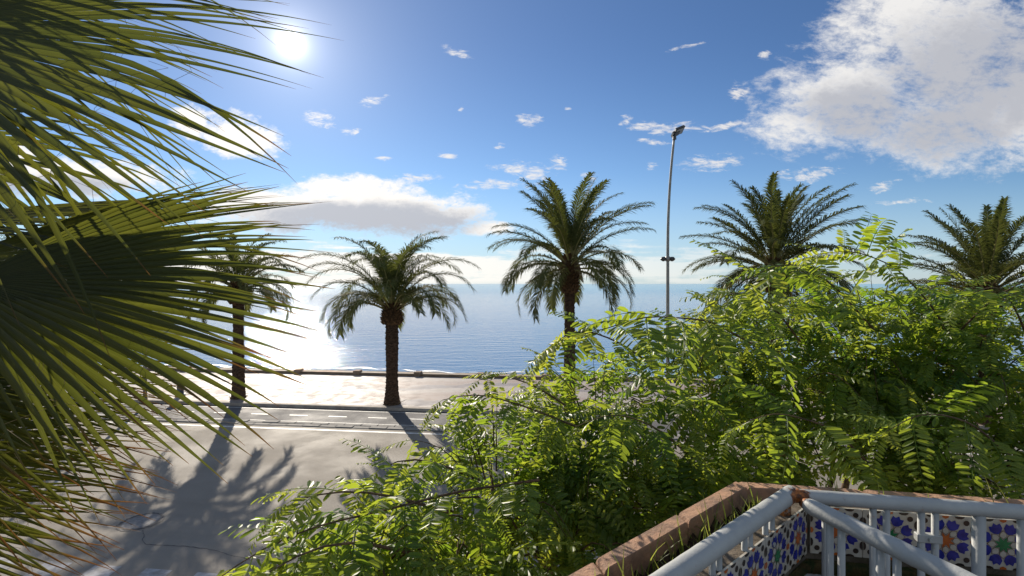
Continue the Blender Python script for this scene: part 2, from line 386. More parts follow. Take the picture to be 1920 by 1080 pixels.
# ------------------------------------------------------------------ low wall of the promenade
m_wall = mat('wall_stone', (.30, .215, .15), .85, .25, (.19, .13, .09), 2.2, .01, 18)
m_wcap = mat('wall_coping', (.36, .28, .21), .8, .3, (.24, .18, .13), 3, .006, 25)
lw = empty('promenade_wall', rp(0, 25.0, .118), 'low brown stone wall edging the promenade above the beach', 'wall')
WS0, WS1 = -62, 62
mb = MB(); mb.box(rp(0, 25.05, .118 + .05), (WS1 - WS0, .26, .10), RA, bev=.01); mb.build('wall', m_wall, lw)
mb = MB(); mb.box(rp(0, 25.05, .118 + .12), (WS1 - WS0, .33, .04), RA, bev=.012); mb.build('coping', m_wcap, lw)
s_ = -8.35 - 3.35 * 15
while s_ < WS1:
    mb = MB(); mb.box(rp(s_, 25.02, .118 + .12), (.36, .40, .24), RA, bev=.02); mb.build('pier', m_wall, lw); s_ += 3.35

# ------------------------------------------------------------------ date palms
m_bark = mat('palm_bark', (.115, .070, .045), .95, .15, (.045, .028, .018), 9, .04, 22, stretch=(1, 1, 2.2))
m_boot = mat('palm_leaf_bases', (.15, .085, .04), .9, .2, (.05, .03, .018), 10, .03, 20)
m_rach = mat('palm_leaf_stalk', (.30, .27, .09), .6, .4, (.20, .17, .07), 4)
m_frond = leafmat('date_palm_leaflets', (.065, .085, .035), (.115, .120, .045), ((.10, .13, .022), (.19, .19, .04)), .7, tr=.30, spec=.05)
m_dead = mat('dry_frond', (.26, .19, .10), .8, .2, (.15, .1, .06), 8)
def date_palm(loc, neck_z, trunk_r, bulge_r, bulge_h, nf, e_hi, e_lo, bend, L, seed, label, fruit=False, lean=(0, 0), dens=64, bex=1.5):
    rr = random.Random(seed); loc = Vector(loc)
    root = empty('date_palm', loc, label, 'palm tree', 'date palms in a row along the promenade')
    # trunk: rings of cut leaf bases
    nr, ns = int(neck_z / .055), 22; vs = []; fs = []
    for i in range(nr + 1):
        t = i / nr; z = t * neck_z
        r0 = trunk_r * (1 + .32 * math.exp(-z / .28) + .06 * math.sin(t * 7 + seed) - .06 * t)
        for k in range(ns):
            q = 2 * math.pi * (k + (i % 2) * .5) / ns
            r1 = r0 * (1 + (.055 if (i % 2) == (k % 2) else -.03) + rr.uniform(-.035, .035)) + (.02 if i % 4 == 0 else 0)
            vs.append(loc + Vector((math.cos(q) * r1 + lean[0] * t * t, math.sin(q) * r1 + lean[1] * t * t, z + rr.uniform(-.01, .01))))
    for i in range(nr):
        for k in range(ns): j = (k + 1) % ns; fs.append((i * ns + k, i * ns + j, (i + 1) * ns + j, (i + 1) * ns + k))
    top = loc + Vector((lean[0], lean[1], neck_z))
    # the bulge of pruned leaf bases under the crown
    mb = MB()
    z0 = neck_z - bulge_h * .15
    prof = [(0, .8), (.04, 1.0), (.18, 1.04), (.4, .98), (.65, .84), (.9, .66), (1.05, .5)]
    pts = [loc + Vector((lean[0], lean[1], z0 + bulge_h * a_)) for a_, _ in prof]; mb.tube(pts, [bulge_r * .86 * b_ for _, b_ in prof], 18)
    nstub = int(120 * bulge_h / .8)
    for i in range(nstub):
        t = (i + .5) / nstub; a_ = i * 2.39996; zz = z0 + bulge_h * t * 1.0
        rb = bulge_r * .86 * np.interp(t, [p_[0] for p_ in prof], [p_[1] for p_ in prof])
        c_ = loc + Vector((lean[0] + math.cos(a_) * rb * .9, lean[1] + math.sin(a_) * rb * .9, zz))
        out = Vector((math.cos(a_), math.sin(a_), 0)); up = Vector((0, 0, 1)); sd = Vector((-math.sin(a_), math.cos(a_), 0))
        ln = rr.uniform(.10, .2) * bulge_r / .45; wd = rr.uniform(.045, .075)
        tip = c_ + out * (ln * .65 + .06) + up * ln * rr.uniform(.5, 1.1)
        mb.add([c_ - sd * wd - up * .05, c_ + sd * wd - up * .05, c_ + sd * wd * .8 + up * .06, c_ - sd * wd * .8 + up * .06,
                tip - sd * wd * .45, tip + sd * wd * .45], [(0, 1, 5, 4), (3, 4, 5, 2), (0, 4, 3), (1, 2, 5)])
    mb.build('leaf_base_cluster', m_boot, root)
    # fronds
    LV = []; LF = []; tint = []; cnt = 0; rb_ = MB()
    base0 = loc + Vector((lean[0], lean[1], z0 + bulge_h * .9))
    for i in range(nf):
        g = (i + .5) / nf
        e0 = e_hi + (e_lo - e_hi) * (g ** 1.0) + rr.uniform(-8, 8)
        az = i * 2.39996 + rr.uniform(-.25, .25); bd = bend[0] + (bend[1] - bend[0]) * g + rr.uniform(-15, 15)
        Lf = L * (.80 + .2 * math.sin(math.pi * min(1, g * 1.2 + .15))) * rr.uniform(.9, 1.06)
        n_ = 18; P = [base0 + Vector((math.cos(az), math.sin(az), 0)) * bulge_r * .35 * math.cos(R(e0)) - Vector((0, 0, bulge_h * .3 * g))]
        T = []; tw = rr.uniform(-.6, .6); azz = az
        for k in range(n_):
            t = k / n_; e = R(e0 - bd * t ** bex); azz = az + tw * t * t
            dv = Vector((math.cos(azz) * math.cos(e), math.sin(azz) * math.cos(e), math.sin(e))); T.append(dv); P.append(P[-1] + dv * (Lf / n_))
        T.append(T[-1])
        rb_.tube(P, [max(.004, .032 * (1 - t / n_) ** .8) for t in range(n_ + 1)], 4, caps=False)
        for j in range(dens):
            t = .17 + .83 * (j + .5) / dens; fi = t * n_; k = min(int(fi), n_ - 1); fr = fi - k
            p_ = P[k].lerp(P[k + 1], fr); tv = T[k]
            sd = tv.cross(Vector((0, 0, 1)))
            if sd.length < .15: sd = Vector((-math.sin(azz), math.cos(azz), 0))
            sd.normalize(); nrm_ = sd.cross(tv).normalized()
            if nrm_.z < 0 and e0 < 80: pass
            prof_ = min(1, (t - .1) / .18) * (1 if t < .72 else 1 - (t - .72) / .28 * .55)
            for side in (-1, 1):
                ll = .52 * L / 3.6 * prof_ * rr.uniform(.8, 1.1)
                fwd = .55 + .5 * t + rr.uniform(-.1, .1)
                dv = (tv * fwd + sd * side * .8 + nrm_ * rr.uniform(-.1, .5)).normalized()
                wv_ = dv.cross(nrm_).normalized() * .017
                mid = p_ + dv * ll * .5; tip = p_ + dv * ll + Vector((0, 0, -.22 * ll - .08 * rr.random()))
                LV += [p_ - wv_ * .6, p_ + wv_ * .6, mid + wv_, mid - wv_, tip]
                LF += [(cnt, cnt + 1, cnt + 2), (cnt, cnt + 2, cnt + 3), (cnt + 3, cnt + 2, cnt + 4)]; cnt += 5
                tt = min(1, max(0, .25 + .5 * g + rr.uniform(-.25, .25))); tint += [tt] * 5
    cr = link('crown', np.array([tuple(q) for q in LV]), np.array(LF), m_frond, root, attrs={'tint': tint})
    o = rb_.build('stalks', m_rach, cr, smooth=True); o.matrix_parent_inverse = Matrix.Identity(4)
    cr_loc = cr.location
    if fruit:
        mb = MB()
        for i in range(10):
            a_ = rr.uniform(0, 6.28); st = base0 + Vector((math.cos(a_), math.sin(a_), 0)) * bulge_r * .5
            for k in range(7):
                aa = a_ + rr.uniform(-.5, .5); ln = rr.uniform(.5, 1.1); q = [st]
                for m_ in range(1, 6): q.append(st + Vector((math.cos(aa) * ln * .35 * m_ / 5, math.sin(aa) * ln * .35 * m_ / 5, .15 * m_ / 5 - ln * (m_ / 5) ** 2)))
                mb.tube(q, .008, 3, caps=False)
        mb.build('dry_stalks', m_dead, root)
    # trunk with the stubble round its base
    tk = MB(); tk.add(vs, fs)
    for i in range(34):
        a_ = rr.uniform(0, 6.28); r0 = trunk_r * 1.15; ln = rr.uniform(.1, .38)
        p0 = loc + Vector((math.cos(a_) * r0, math.sin(a_) * r0, .01)); p1 = p0 + Vector((math.cos(a_) * ln * .8, math.sin(a_) * ln * .8, rr.uniform(.02, .16)))
        tk.tube([p0, p1], [.012, .003], 3, 1, False)
    tk.build('trunk', [m_bark, m_dead], root)
    return root
def palm_at(px, by):
    xp = px - CX; Yd = (F * (H - .118) + 0) / (by - CY); return Vector((xp / F * Yd, Yd, .118))
P = {}
date_palm(palm_at(735, 757), 3.35, .245, .44, .82, 44, 84, 26, (92, 132), 4.2, 21, 'short date palm with an open fountain of arching fronds and a knobbly neck', bex=1.55, dens=80)
date_palm(palm_at(1068, 768), 4.75, .205, .36, 1.45, 56, 86, -8, (40, 108), 3.75, 5, 'tall dense date palm nearest to the slender lamp post, dry stalks hanging in its crown', True, dens=84)
date_palm(palm_at(1452, 781), 4.75, .22, .40, 1.2, 64, 86, -18, (38, 84), 3.5, 9, 'date palm rising behind the leafy shrub, just right of the slender lamp post', True, dens=92)
date_palm(palm_at(1850, 795), 3.9, .22, .42, 1.1, 62, 86, -10, (34, 85), 3.45, 31, 'date palm at the right edge, half sunk behind the leafy shrub', dens=84)
date_palm(palm_at(447, 746), 4.15, .22, .42, .9, 44, 80, 0, (70, 110), 3.1, 44, 'date palm partly veiled by the fan palm, its shadow spread over the road', False, (.0, .0))
date_palm(palm_at(163, 736), 4.3, .24, .45, .9, 46, 86, 0, (45, 100), 3.8, 52, 'date palm almost hidden behind the big fan palm leaves at the left')

# ------------------------------------------------------------------ street lamps
m_pole = mat('lamp_galvanised', (.34, .33, .31), .5, .5, (.26, .25, .235), 5, metal=.35)
m_head = mat('lamp_head_paint', (.045, .047, .05), .4, .5, (.07, .07, .07), 8)
m_lens = mat('lamp_lens', (.35, .34, .30), .25, .6)
lb = Vector(((1252 - CX) / F * 19.0, 19.0, .118))
lp = empty('street_lamp', lb, 'tall slender grey lamp post with a curved top and a pair of lower spotlights', 'street lamp', 'street lamps along the promenade')
pts = []; rad = []
for i in range(33):
    t = i / 32; z = .1 + t * 10.35; bd = max(0, (z - 6.0) / 4.45)
    pts.append(lb + Vector((.02 * bd * bd, -.72 * bd ** 2.2, z))); rad.append(.078 - .036 * t)
mb = MB(); mb.tube(pts, rad, 14); mb.build('pole', m_pole, lp, True)
mb = MB(); mb.tube([lb, lb + Vector((0, 0, .03)), lb + Vector((0, 0, .03)), lb + Vector((0, 0, .5)), lb + Vector((0, 0, .56))], [.2, .2, .12, .115, .09], 16); mb.build('base', m_pole, lp, False)
tp = pts[-1]; hd = Matrix.Rotation(R(-22), 3, 'Y') @ Matrix.Rotation(R(-14), 3, 'X')
def bxr(mb, c, size, M3, taper=1.0):
    hx, hy, hz = [q / 2 for q in size]; P_ = []
    for z in (-hz, hz):
        kx = taper if z > 0 else 1
        for x_, y_ in ((-hx, -hy), (hx, -hy), (hx, hy), (-hx, hy)): P_.append(Vector(c) + M3 @ Vector((x_ * kx, y_ * kx, z)))
    mb.add(P_, [(3, 2, 1, 0), (4, 5, 6, 7), (0, 1, 5, 4), (1, 2, 6, 5), (2, 3, 7, 6), (3, 0, 4, 7)])
mb = MB(); mb.tube([tp + Vector((0, 0, -.12)), tp + Vector((0, -.01, .08))], [.075, .06], 12)
bxr(mb, tp + Vector((.03, -.02, .10)), (.26, .3, .09), hd)
hdo = mb.build('lamp_head', m_head, lp)
mb = MB(); bxr(mb, tp + Vector((.13, -.08, .19)), (.38, .52, .085), hd, .86); mb.build('housing', m_head, hdo).matrix_parent_inverse = Matrix.Identity(4)
mb = MB(); bxr(mb, tp + Vector((.13, -.08, .19)) + hd @ Vector((0, 0, -.055)), (.3, .42, .012), hd); mb.build('lens', m_lens, hdo).matrix_parent_inverse = Matrix.Identity(4)
zs = H + 41 / F * 19
for sx in (-1, 1):
    mb = MB(); c0 = lb + Vector((sx * .17, 0, zs)); ns = 14
    prof = [(-.10, .02), (-.075, .07), (-.03, .115), (.0, .125), (.03, .10), (.075, .07), (.085, .01)]
    mb.tube([c0 + Vector((0, 0, a_)) for a_, _ in prof], [b_ * 1.0 for _, b_ in prof], 16)
    mb.tube([lb + Vector((sx * .05, 0, zs)), c0], .028, 8); mb.build('spotlight', m_head, lp, True)
mb = MB(); mb.tube([lb + Vector((0, 0, zs - .09)), lb + Vector((0, 0, zs + .09))], .088, 14); mb.build('collar', m_pole, lp, True)
l2 = palm_at(272, 757)
lq = empty('street_lamp', l2, 'short plain lamp post mostly hidden by the fan palm, casting a thin straight shadow', 'street lamp', 'street lamps along the promenade')
mb = MB(); mb.tube([l2, l2 + Vector((0, 0, 5.0))], [.075, .05], 12); mb.build('pole', m_pole, lq, True)
mb = MB(); cc_ = l2 + Vector((0, 0, 5.0)); mb.tube([cc_ + Vector((0, 0, a_)) for a_ in (-.05, .0, .06, .30, .36, .40)], [.06, .16, .19, .22, .3, .05], 16); mb.build('lamp_head', m_head, lq, True)
# bollard whose shadow shows beside that post
bl = palm_at(338, 742)
bo = empty('bollard', bl, 'stout dark bollard glimpsed between the fan palm leaves on the promenade', 'bollard')
mb = MB(); mb.tube([bl, bl + Vector((0, 0, .05)), bl + Vector((0, 0, .06)), bl + Vector((0, 0, .62)), bl + Vector((0, 0, .66)), bl + Vector((0, 0, .80)), bl + Vector((0, 0, .86))], [.2, .2, .14, .12, .15, .15, .08], 16); mb.build('post', m_head, bo, True)

# beach plants just beyond the wall
m_agave = leafmat('agave_leaf', (.09, .13, .07), (.13, .17, .08), ((.12, .18, .06), (.2, .25, .08)), .5, tr=.25)
for i, (px, py, sc, lab) in enumerate(((517, 700, 1.15, 'spiky beach plant beyond the low wall, the larger of two'), (557, 702, .85, 'small spiky beach plant beyond the low wall, the smaller of two'))):
    b0 = at(px, py, 27.0); b0.z = -.75; ro = empty('beach_plant', b0, lab, 'plant', 'spiky plants on the beach edge'); V_ = []; F_ = []; rr = random.Random(i)
    for k in range(46):
        a_ = k * 2.4; e = R(rr.uniform(15, 85)); ln = rr.uniform(.45, 1.0) * sc * 1.05; dv = Vector((math.cos(a_) * math.cos(e), math.sin(a_) * math.cos(e), math.sin(e)))
        sd = Vector((-math.sin(a_), math.cos(a_), 0)) * .05; n0 = len(V_); V_ += [b0 - sd, b0 + sd, b0 + dv * ln * .6 + sd * 1.1, b0 + dv * ln * .6 - sd * 1.1, b0 + dv * ln - Vector((0, 0, .06))]
        F_ += [(n0, n0 + 1, n0 + 2, n0 + 3), (n0 + 3, n0 + 2, n0 + 4)]
    link('leaves', V_, F_, m_agave, ro, attrs={'tint': [.5] * len(V_)})
    mb = MB(); mb.tube([b0 + Vector((0, 0, -.8)), b0 + Vector((0, 0, .05))], [.12, .07], 8); mb.build('stem', m_bark, ro)

# ------------------------------------------------------------------ terrace: floor, planter with tiles, railing
Z = lambda dz: H + dz
CP = Vector((.80, 1.71, 0)); RDIR = Vector((.985, -.168, 0)).normalized(); LDIR = Vector((-.768, -.640, 0)).normalized()
def inward(off):                              # corner shifted towards the terrace by off, keeping both faces parallel
    n1_ = Vector((RDIR.y, -RDIR.x, 0)); n1_ = n1_ if n1_.y < 0 else -n1_
    n2_ = Vector((LDIR.y, -LDIR.x, 0)); n2_ = n2_ if n2_.x > 0 else -n2_
    # solve c such that (c-CP).n1 = off and (c-CP).n2 = off
    M2 = np.array([[n1_.x, n1_.y], [n2_.x, n2_.y]]); c_ = np.linalg.solve(M2, [off, off]); return CP + Vector((c_[0], c_[1], 0))
def wallband(mb, o0, o1, z0, z1, mi=0, LL=2.3, LR=3.2):
    A0, A1 = inward(o0), inward(o1)
    row = []
    for c_ in (A0, A1):
        row.append([c_ + LDIR * LL, c_, c_ + RDIR * LR])
    vs = []
    for z in (z0, z1):
        for r0 in row: vs += [Vector((q.x, q.y, z)) for q in r0]
    # index: z*6 + row*3 + k
    f = []
    for k in (0, 1):
        f += [(0 + k, 1 + k, 7 + k, 6 + k), (3 + k, 9 + k, 10 + k, 4 + k), (6 + k, 7 + k, 10 + k, 9 + k), (0 + k, 3 + k, 4 + k, 1 + k)]
    f += [(0, 6, 9, 3), (2, 5, 11, 8)]
    mb.add(vs, f, mi)
m_cope = mat('terracotta_coping', (.44, .255, .16), .85, .3, (.24, .155, .11), 14, .006, 45)
m_plaster = mat('white_plaster', (.62, .60, .55), .85, .3, (.5, .48, .43), 4, .003, 60)
m_soil = mat('planter_soil', (.085, .058, .038), 1.0, .1, (.035, .024, .016), 60, .02, 90)
m_stain = mat('stained_render', (.16, .13, .10), .95, .2, (.07, .055, .035), 18, .006, 40)
m_tgrout = mat('tile_white', (.50, .47, .41), .22, .5, (.40, .36, .30), 25, .0008, 40)
m_tblue = mat('tile_cobalt', (.012, .016, .17), .2, .5, (.03, .04, .30), 40)
m_tblack = mat('tile_black', (.022, .018, .016), .2, .5, (.05, .03, .02), 40)
m_torange = mat('tile_orange', (.50, .13, .025), .22, .5, (.40, .09, .02), 40)
m_tgreen = mat('tile_green', (.015, .14, .05), .22, .5, (.02, .2, .07), 40)
m_tline = mat('tile_outline', (.16, .10, .07), .5, .4)
m_moss = mat('moss_ledge', (.035, .05, .018), 1, .1, (.10, .07, .03), 40, .01, 80)
COPE = -.70
pl = empty('planter', Vector((CP.x, CP.y, 0)), 'terrace planter with terracotta coping and star patterned tiles behind the railing', 'planter')
mb = MB(); 
# coping as several stones with narrow joints
def cope_run(mb, c_out, c_in, dirv, L, n_):
    for i in range(n_):
        a0 = i * L / n_; a1 = (i + 1) * L / n_ - .004
        if i == 0: q0, q1 = c_out, c_in
        else: q0, q1 = c_out + dirv * a0, c_in + dirv * a0
        q2, q3 = c_in + dirv * a1, c_out + dirv * a1
        z0, z1 = Z(COPE) - .12, Z(COPE) + r_.uniform(-.003, .003); e = .010
        cen = (q0 + q1 + q2 + q3) / 4
        rings = []
        for z, sh in ((z0, 0), (z1 - e, 0), (z1 - e * .3, .004), (z1, e)):
            rings.append([q + ((cen - q).normalized() * sh * 1.4) + Vector((0, 0, z)) for q in (q0, q1, q2, q3)])
        vs = [q for r0 in rings for q in r0]; fs = [(k * 4 + j, k * 4 + (j + 1) % 4, k * 4 + 4 + (j + 1) % 4, k * 4 + 4 + j) for k in range(3) for j in range(4)] + [(3, 2, 1, 0), (12, 13, 14, 15)]
        mb.add(vs, fs)
co_, ci_ = inward(-.006), inward(.040)
cope_run(mb, co_, ci_, RDIR, 3.2, 8); cope_run(mb, co_, ci_, LDIR, 2.3, 6)
mb.build('coping', m_cope, pl)
inner_off = .262; TT = -.654
mb = MB(); wallband(mb, .0, .036, 0.0, Z(COPE) - .1205); mb.build('outer_wall', m_plaster, pl)
mb = MB()
OI = inner_off                                      # tiled face
wallband(mb, OI - .04, OI - .006, Z(-1.62), Z(TT) - .006); mb.build('inner_wall', m_stain, pl)
# soil with lumpy surface between the walls
V_ = []; F_ = []; 
def soil_run(dirv, L, nx=120, ny=12):
    a0, a1 = inward(.0405), inward(OI - .0405)
    b = len(V_)
    for i in range(nx + 1):
        for j in range(ny + 1):
            q = a0.lerp(a1, j / ny) + dirv * (L * i / nx) ; hh = .012 * math.sin(i * 1.7 + j) + .010 * math.sin(j * 2.3 - i * .9) + r_.uniform(-.008, .012)
            V_.append(Vector((q.x, q.y, Z(-.765) + hh)))
    for i in range(nx):
        for j in range(ny): k = b + i * (ny + 1) + j; F_.append((k, k + 1, k + ny + 2, k + ny + 1))
soil_run(RDIR, 3.1); soil_run(LDIR, 2.25)
link('soil', V_, F_, m_soil, pl, True)
# tiles
T_ = .141
def tile_face(dirv, L, start):
    nrm_ = Vector((dirv.y, -dirv.x, 0)).normalized()
    if nrm_.dot(Vector((0, 0, 0)) - inward(OI)) < 0: nrm_ = -nrm_
    c0 = inward(OI); zt = Z(TT) - .002; mb = MB()
    n_ = int(L / T_)
    def poly(pts2, cx_, mi, lay):
        vs = [c0 + nrm_ * (.0005 + lay * .0005) + dirv * (cx_ + a_ * T_) + Vector((0, 0, zt - T_ / 2 + b_ * T_)) for a_, b_ in pts2]
        mb.add(vs, [tuple(range(len(vs)))], mi)
    for i in range(n_):
        cx_ = start + (i + .5) * T_
        h = .494
        # tile body, slightly proud
        v8 = []
        for dd_ in (-.005, .0):
            v8 += [c0 + nrm_ * dd_ + dirv * (cx_ + sx * h * T_) + Vector((0, 0, zt - T_ / 2 + sz * h * T_)) for sx, sz in ((-1, -1), (1, -1), (1, 1), (-1, 1))]
        mb.add(v8, [(0, 1, 2, 3), (4, 5, 6, 7), (0, 1, 5, 4), (1, 2, 6, 5), (2, 3, 7, 6), (3, 0, 4, 7)], 0)
        # white petals with outline
        for k in range(8):
            a_ = k * math.pi / 4; ca, sa = math.cos(a_), math.sin(a_); tx = lambda r_0, t_0: (r_0 * ca - t_0 * sa, r_0 * sa + t_0 * ca)
            poly([tx(.105, 0), tx(.155, -.062), tx(.215, -.066), tx(.285, 0), tx(.215, .066), tx(.155, .062)], cx_, 5, 1)
            poly([tx(.120, 0), tx(.160, -.052), tx(.212, -.055), tx(.268, 0), tx(.212, .055), tx(.160, .052)], cx_, 0, 2)
        for k in range(8):
            a_ = (k + .5) * math.pi / 4; ca, sa = math.cos(a_), math.sin(a_); tx = lambda r_0, t_0: (max(-.49, min(.49, r_0 * ca - t_0 * sa)), max(-.49, min(.49, r_0 * sa + t_0 * ca)))
            poly([tx(.215, 0), tx(.25, -.068), tx(.305, -.112), tx(.405, -.105), tx(.39, -.045), tx(.445, 0), tx(.39, .045), tx(.405, .105), tx(.305, .112), tx(.25, .068)], cx_, 1, 1)
        pts_ = [((.165 if k % 2 == 0 else .085) * math.cos(k * math.pi / 8 + math.pi / 8), (.165 if k % 2 == 0 else .085) * math.sin(k * math.pi / 8 + math.pi / 8)) for k in range(16)]
        poly(pts_, cx_, 3 if i % 2 == 0 else 4, 3)
        for k in range(4):
            a_ = k * math.pi / 2; ca, sa = math.cos(a_), math.sin(a_)
            poly([(.49 * ca - t_ * sa - q_ * ca, .49 * sa + t_ * ca - q_ * sa) for t_, q_ in ((-.06, 0), (.06, 0), (.055, .035), (.0, .06), (-.055, .035))], cx_, 3, 1)
            for sg in (-1, 1):
                poly([(.49 * ca - (sg * .25 + t_) * sa - q_ * ca, .49 * sa + (sg * .25 + t_) * ca - q_ * sa) for t_, q_ in ((-.09, 0), (.09, 0), (.075, .03), (.03, .05), (-.03, .05), (-.075, .03))], cx_, 2, 1)
            a_ = (k + .5) * math.pi / 2; ca, sa = math.cos(a_), math.sin(a_)
            poly([(.40 * ca * 1.3 + .055 * math.cos(q) , .40 * sa * 1.3 + .055 * math.sin(q)) for q in np.linspace(0, 2 * math.pi, 11)[:-1]], cx_, 2, 1)
    mb.build('tile_panel', [m_tgrout, m_tblue, m_tblack, m_torange, m_tgreen, m_tline], pl)
tile_face(RDIR, 3.0, .006); tile_face(LDIR, 2.1, .006)
mb = MB(); wallband(mb, OI - .004, OI + .022, Z(-.86), Z(-.815)); mb.build('mossy_ledge', m_moss, pl)
m_tfloor = mat('terrace_floor_tile', (.34, .20, .13), .6, .4, (.26, .15, .1), 6, .003, 40)
cf = inward(OI - .006)
a0, a1 = cf + LDIR * 2.3, cf + RDIR * 3.2
tag(link('terrace', [Vector((q.x, q.y, z)) for z in (Z(-1.65), Z(-1.9)) for q in (a0, cf, a1, Vector((4.6, -3, 0)), Vector((-1.6, -3, 0)))],
         [(0, 1, 2, 3, 4), (9, 8, 7, 6, 5), (0, 4, 9, 5), (4, 3, 8, 9), (3, 2, 7, 8)], m_tfloor), kind='structure')

# railing
m_paint = bpy.data.materials.new('railing_paint'); m_paint.use_nodes = True; n = NT(m_paint.node_tree); p = n.new('ShaderNodeBsdfPrincipled')
co = n.coord(); a = n.new('ShaderNodeAttribute'); a.attribute_name = 'rust'
rustf = n.ramp(E(n, a.outputs['Fac']) + (n.noise(co, 55, 6, .7) - .5) * 1.1, .42, .60)
spots = n.ramp(n.noise(co, 26, 9, .8), .615, .66)
paint = n.mix(n.ramp(n.noise(co, 16, 6, .65), .35, .7) * .5, (.37, .38, .37), (.29, .295, .285))
rustc = n.mix(n.ramp(n.noise(co, 90, 5, .7), .35, .65), (.42, .14, .03), (.07, .028, .012))
n.put(p.inputs['Base Color'], n.mix(rustf.mx(spots * .6), paint, rustc)); p.inputs['Roughness'].default_value = .55; p.inputs['Specular IOR Level'].default_value = .35
b = n.new('ShaderNodeBump'); n.put(b.inputs['Height'], n.noise(co, 22, 5, .6) + rustf * .6); b.inputs['Distance'].default_value = .0028; n.put(p.inputs['Normal'], b.outputs[0])
o = n.new('ShaderNodeOutputMaterial'); n.put(o.inputs[0], p.outputs[0])
RZ = -.60; C0 = Vector((.785, 1.372, Z(RZ)))
rl = empty('railing', Vector((C0.x, C0.y, Z(-1.65))), 'pale blue painted tube railing with rust at its corner joint', 'railing')
def rusty(mb, name, par=rl, smooth=True, allr=0):
    rv = [max(0, min(1, 1.25 - (Vector(q) - (C0 + Vector((.016, -.022, .0)))).length / .042)) if abs(Vector(q).z - C0.z) < .06 else
          max(0, .75 - ((Vector(q).xy - C0.xy).length) / .08) for q in mb.v]
    rv = [max(q, allr) for q in rv]
    return mb.build(name, m_paint, par, smooth, attrs={'rust': rv})
def wob(A, B, n_, amp): return [A.lerp(B, i / n_) + Vector((0, 0, amp * math.sin(i * .9))) for i in range(n_ + 1)]
RR = Vector((.984, -.178, 0)).normalized(); RL = Vector((-.769, -.639, 0)).normalized(); RT = Vector((.318, -.948, 0)).normalized()
mb = MB(); mb.tube(wob(C0 - RL * .018, C0 + RL * 1.9, 200, .0003), .0228, 24); rusty(mb, 'handrail')
mb = MB(); mb.tube(wob(C0 - RR * .0, C0 + RR * 2.9, 240, .0003), .0190, 24); rusty(mb, 'handrail')
C3 = C0 + Vector((.012, -.012, -.006))
mb = MB(); mb.tube(wob(C3 + RT * .02, C3 + RT * 1.35, 160, .0004), [.011, .014, .0175, .020] + [.0212] * 157, 24); rusty(mb, 'handrail')
def run(dirv, L, offs, zb, z_top, r0=.0085, o0=C0):
    for s_ in offs:
        q = o0 + dirv * s_; mb = MB(); mb.tube([Vector((q.x, q.y, zb)), Vector((q.x, q.y, z_top))], r0, 12); rusty(mb, 'baluster')
ZB = Z(-.885)
run(RR, 2.9, [.094, .214, .247, .331, .364, .562, .595, .70, .733, .83, .863, 1.0, 1.033, 1.15, 1.183, 1.3, 1.333, 1.5, 1.533], Z(-1.62), Z(RZ) - .018)
run(RL, 1.9, [.113, .153, .243, .272, .40, .43, .52, .55, .64, .67, .76, .79, .88, .91, 1.0, 1.03], Z(-1.62), Z(RZ) - .02, .0075)
run(RT, 1.3, [.103, .134, .229, .266, .36, .395, .50, .535, .64, .675, .78, .815, .92, .955], Z(-1.5), Z(RZ) - .02, .0085, C3)
q = C0 + RR * .466; mb = MB(); mb.tube([Vector((q.x, q.y, Z(-1.64))), Vector((q.x, q.y, Z(RZ) - .015))], .0145, 16); rusty(mb, 'post')
q = C0 + Vector((-.004, .012, 0)); mb = MB(); mb.box((q.x, q.y, Z(-1.12)), (.03, .018, 1.0), .4, bev=.002); rusty(mb, 'post', smooth=False, allr=.62)
for dirv, o_, L, ex in ((RR, C0, 2.8, .02), (RL, C0, 1.85, .02), (RT, C3, 1.3, .03)):
    mb = MB(); q = o_ + dirv * (L / 2 + ex); mb.box((q.x, q.y, Z(-.832)), (L, .018, .024), math.atan2(dirv.y, dirv.x), bev=.002); rusty(mb, 'bottom_rail', smooth=False)
    mb = MB(); mb.box((q.x, q.y, Z(-1.56)), (L, .018, .024), math.atan2(dirv.y, dirv.x), bev=.002); rusty(mb, 'bottom_rail', smooth=False)
for dirv, s_ in ((RR, .3475), (RL, .133), (RL, .415), (RR, .7165)):
    q = C0 + dirv * s_; mb = MB(); mb.box((q.x, q.y, Z(-.688)), (.06, .02, .022), math.atan2(dirv.y, dirv.x), bev=.002)
    nrm_ = Vector((dirv.y, -dirv.x, 0)); nrm_ = nrm_ if nrm_.dot(-C0) > 0 else -nrm_
    mb.tube([Vector((q.x, q.y, Z(-.688))) + nrm_ * .005, Vector((q.x, q.y, Z(-.688))) + nrm_ * .016], .006, 10); rusty(mb, 'bracket', smooth=False)

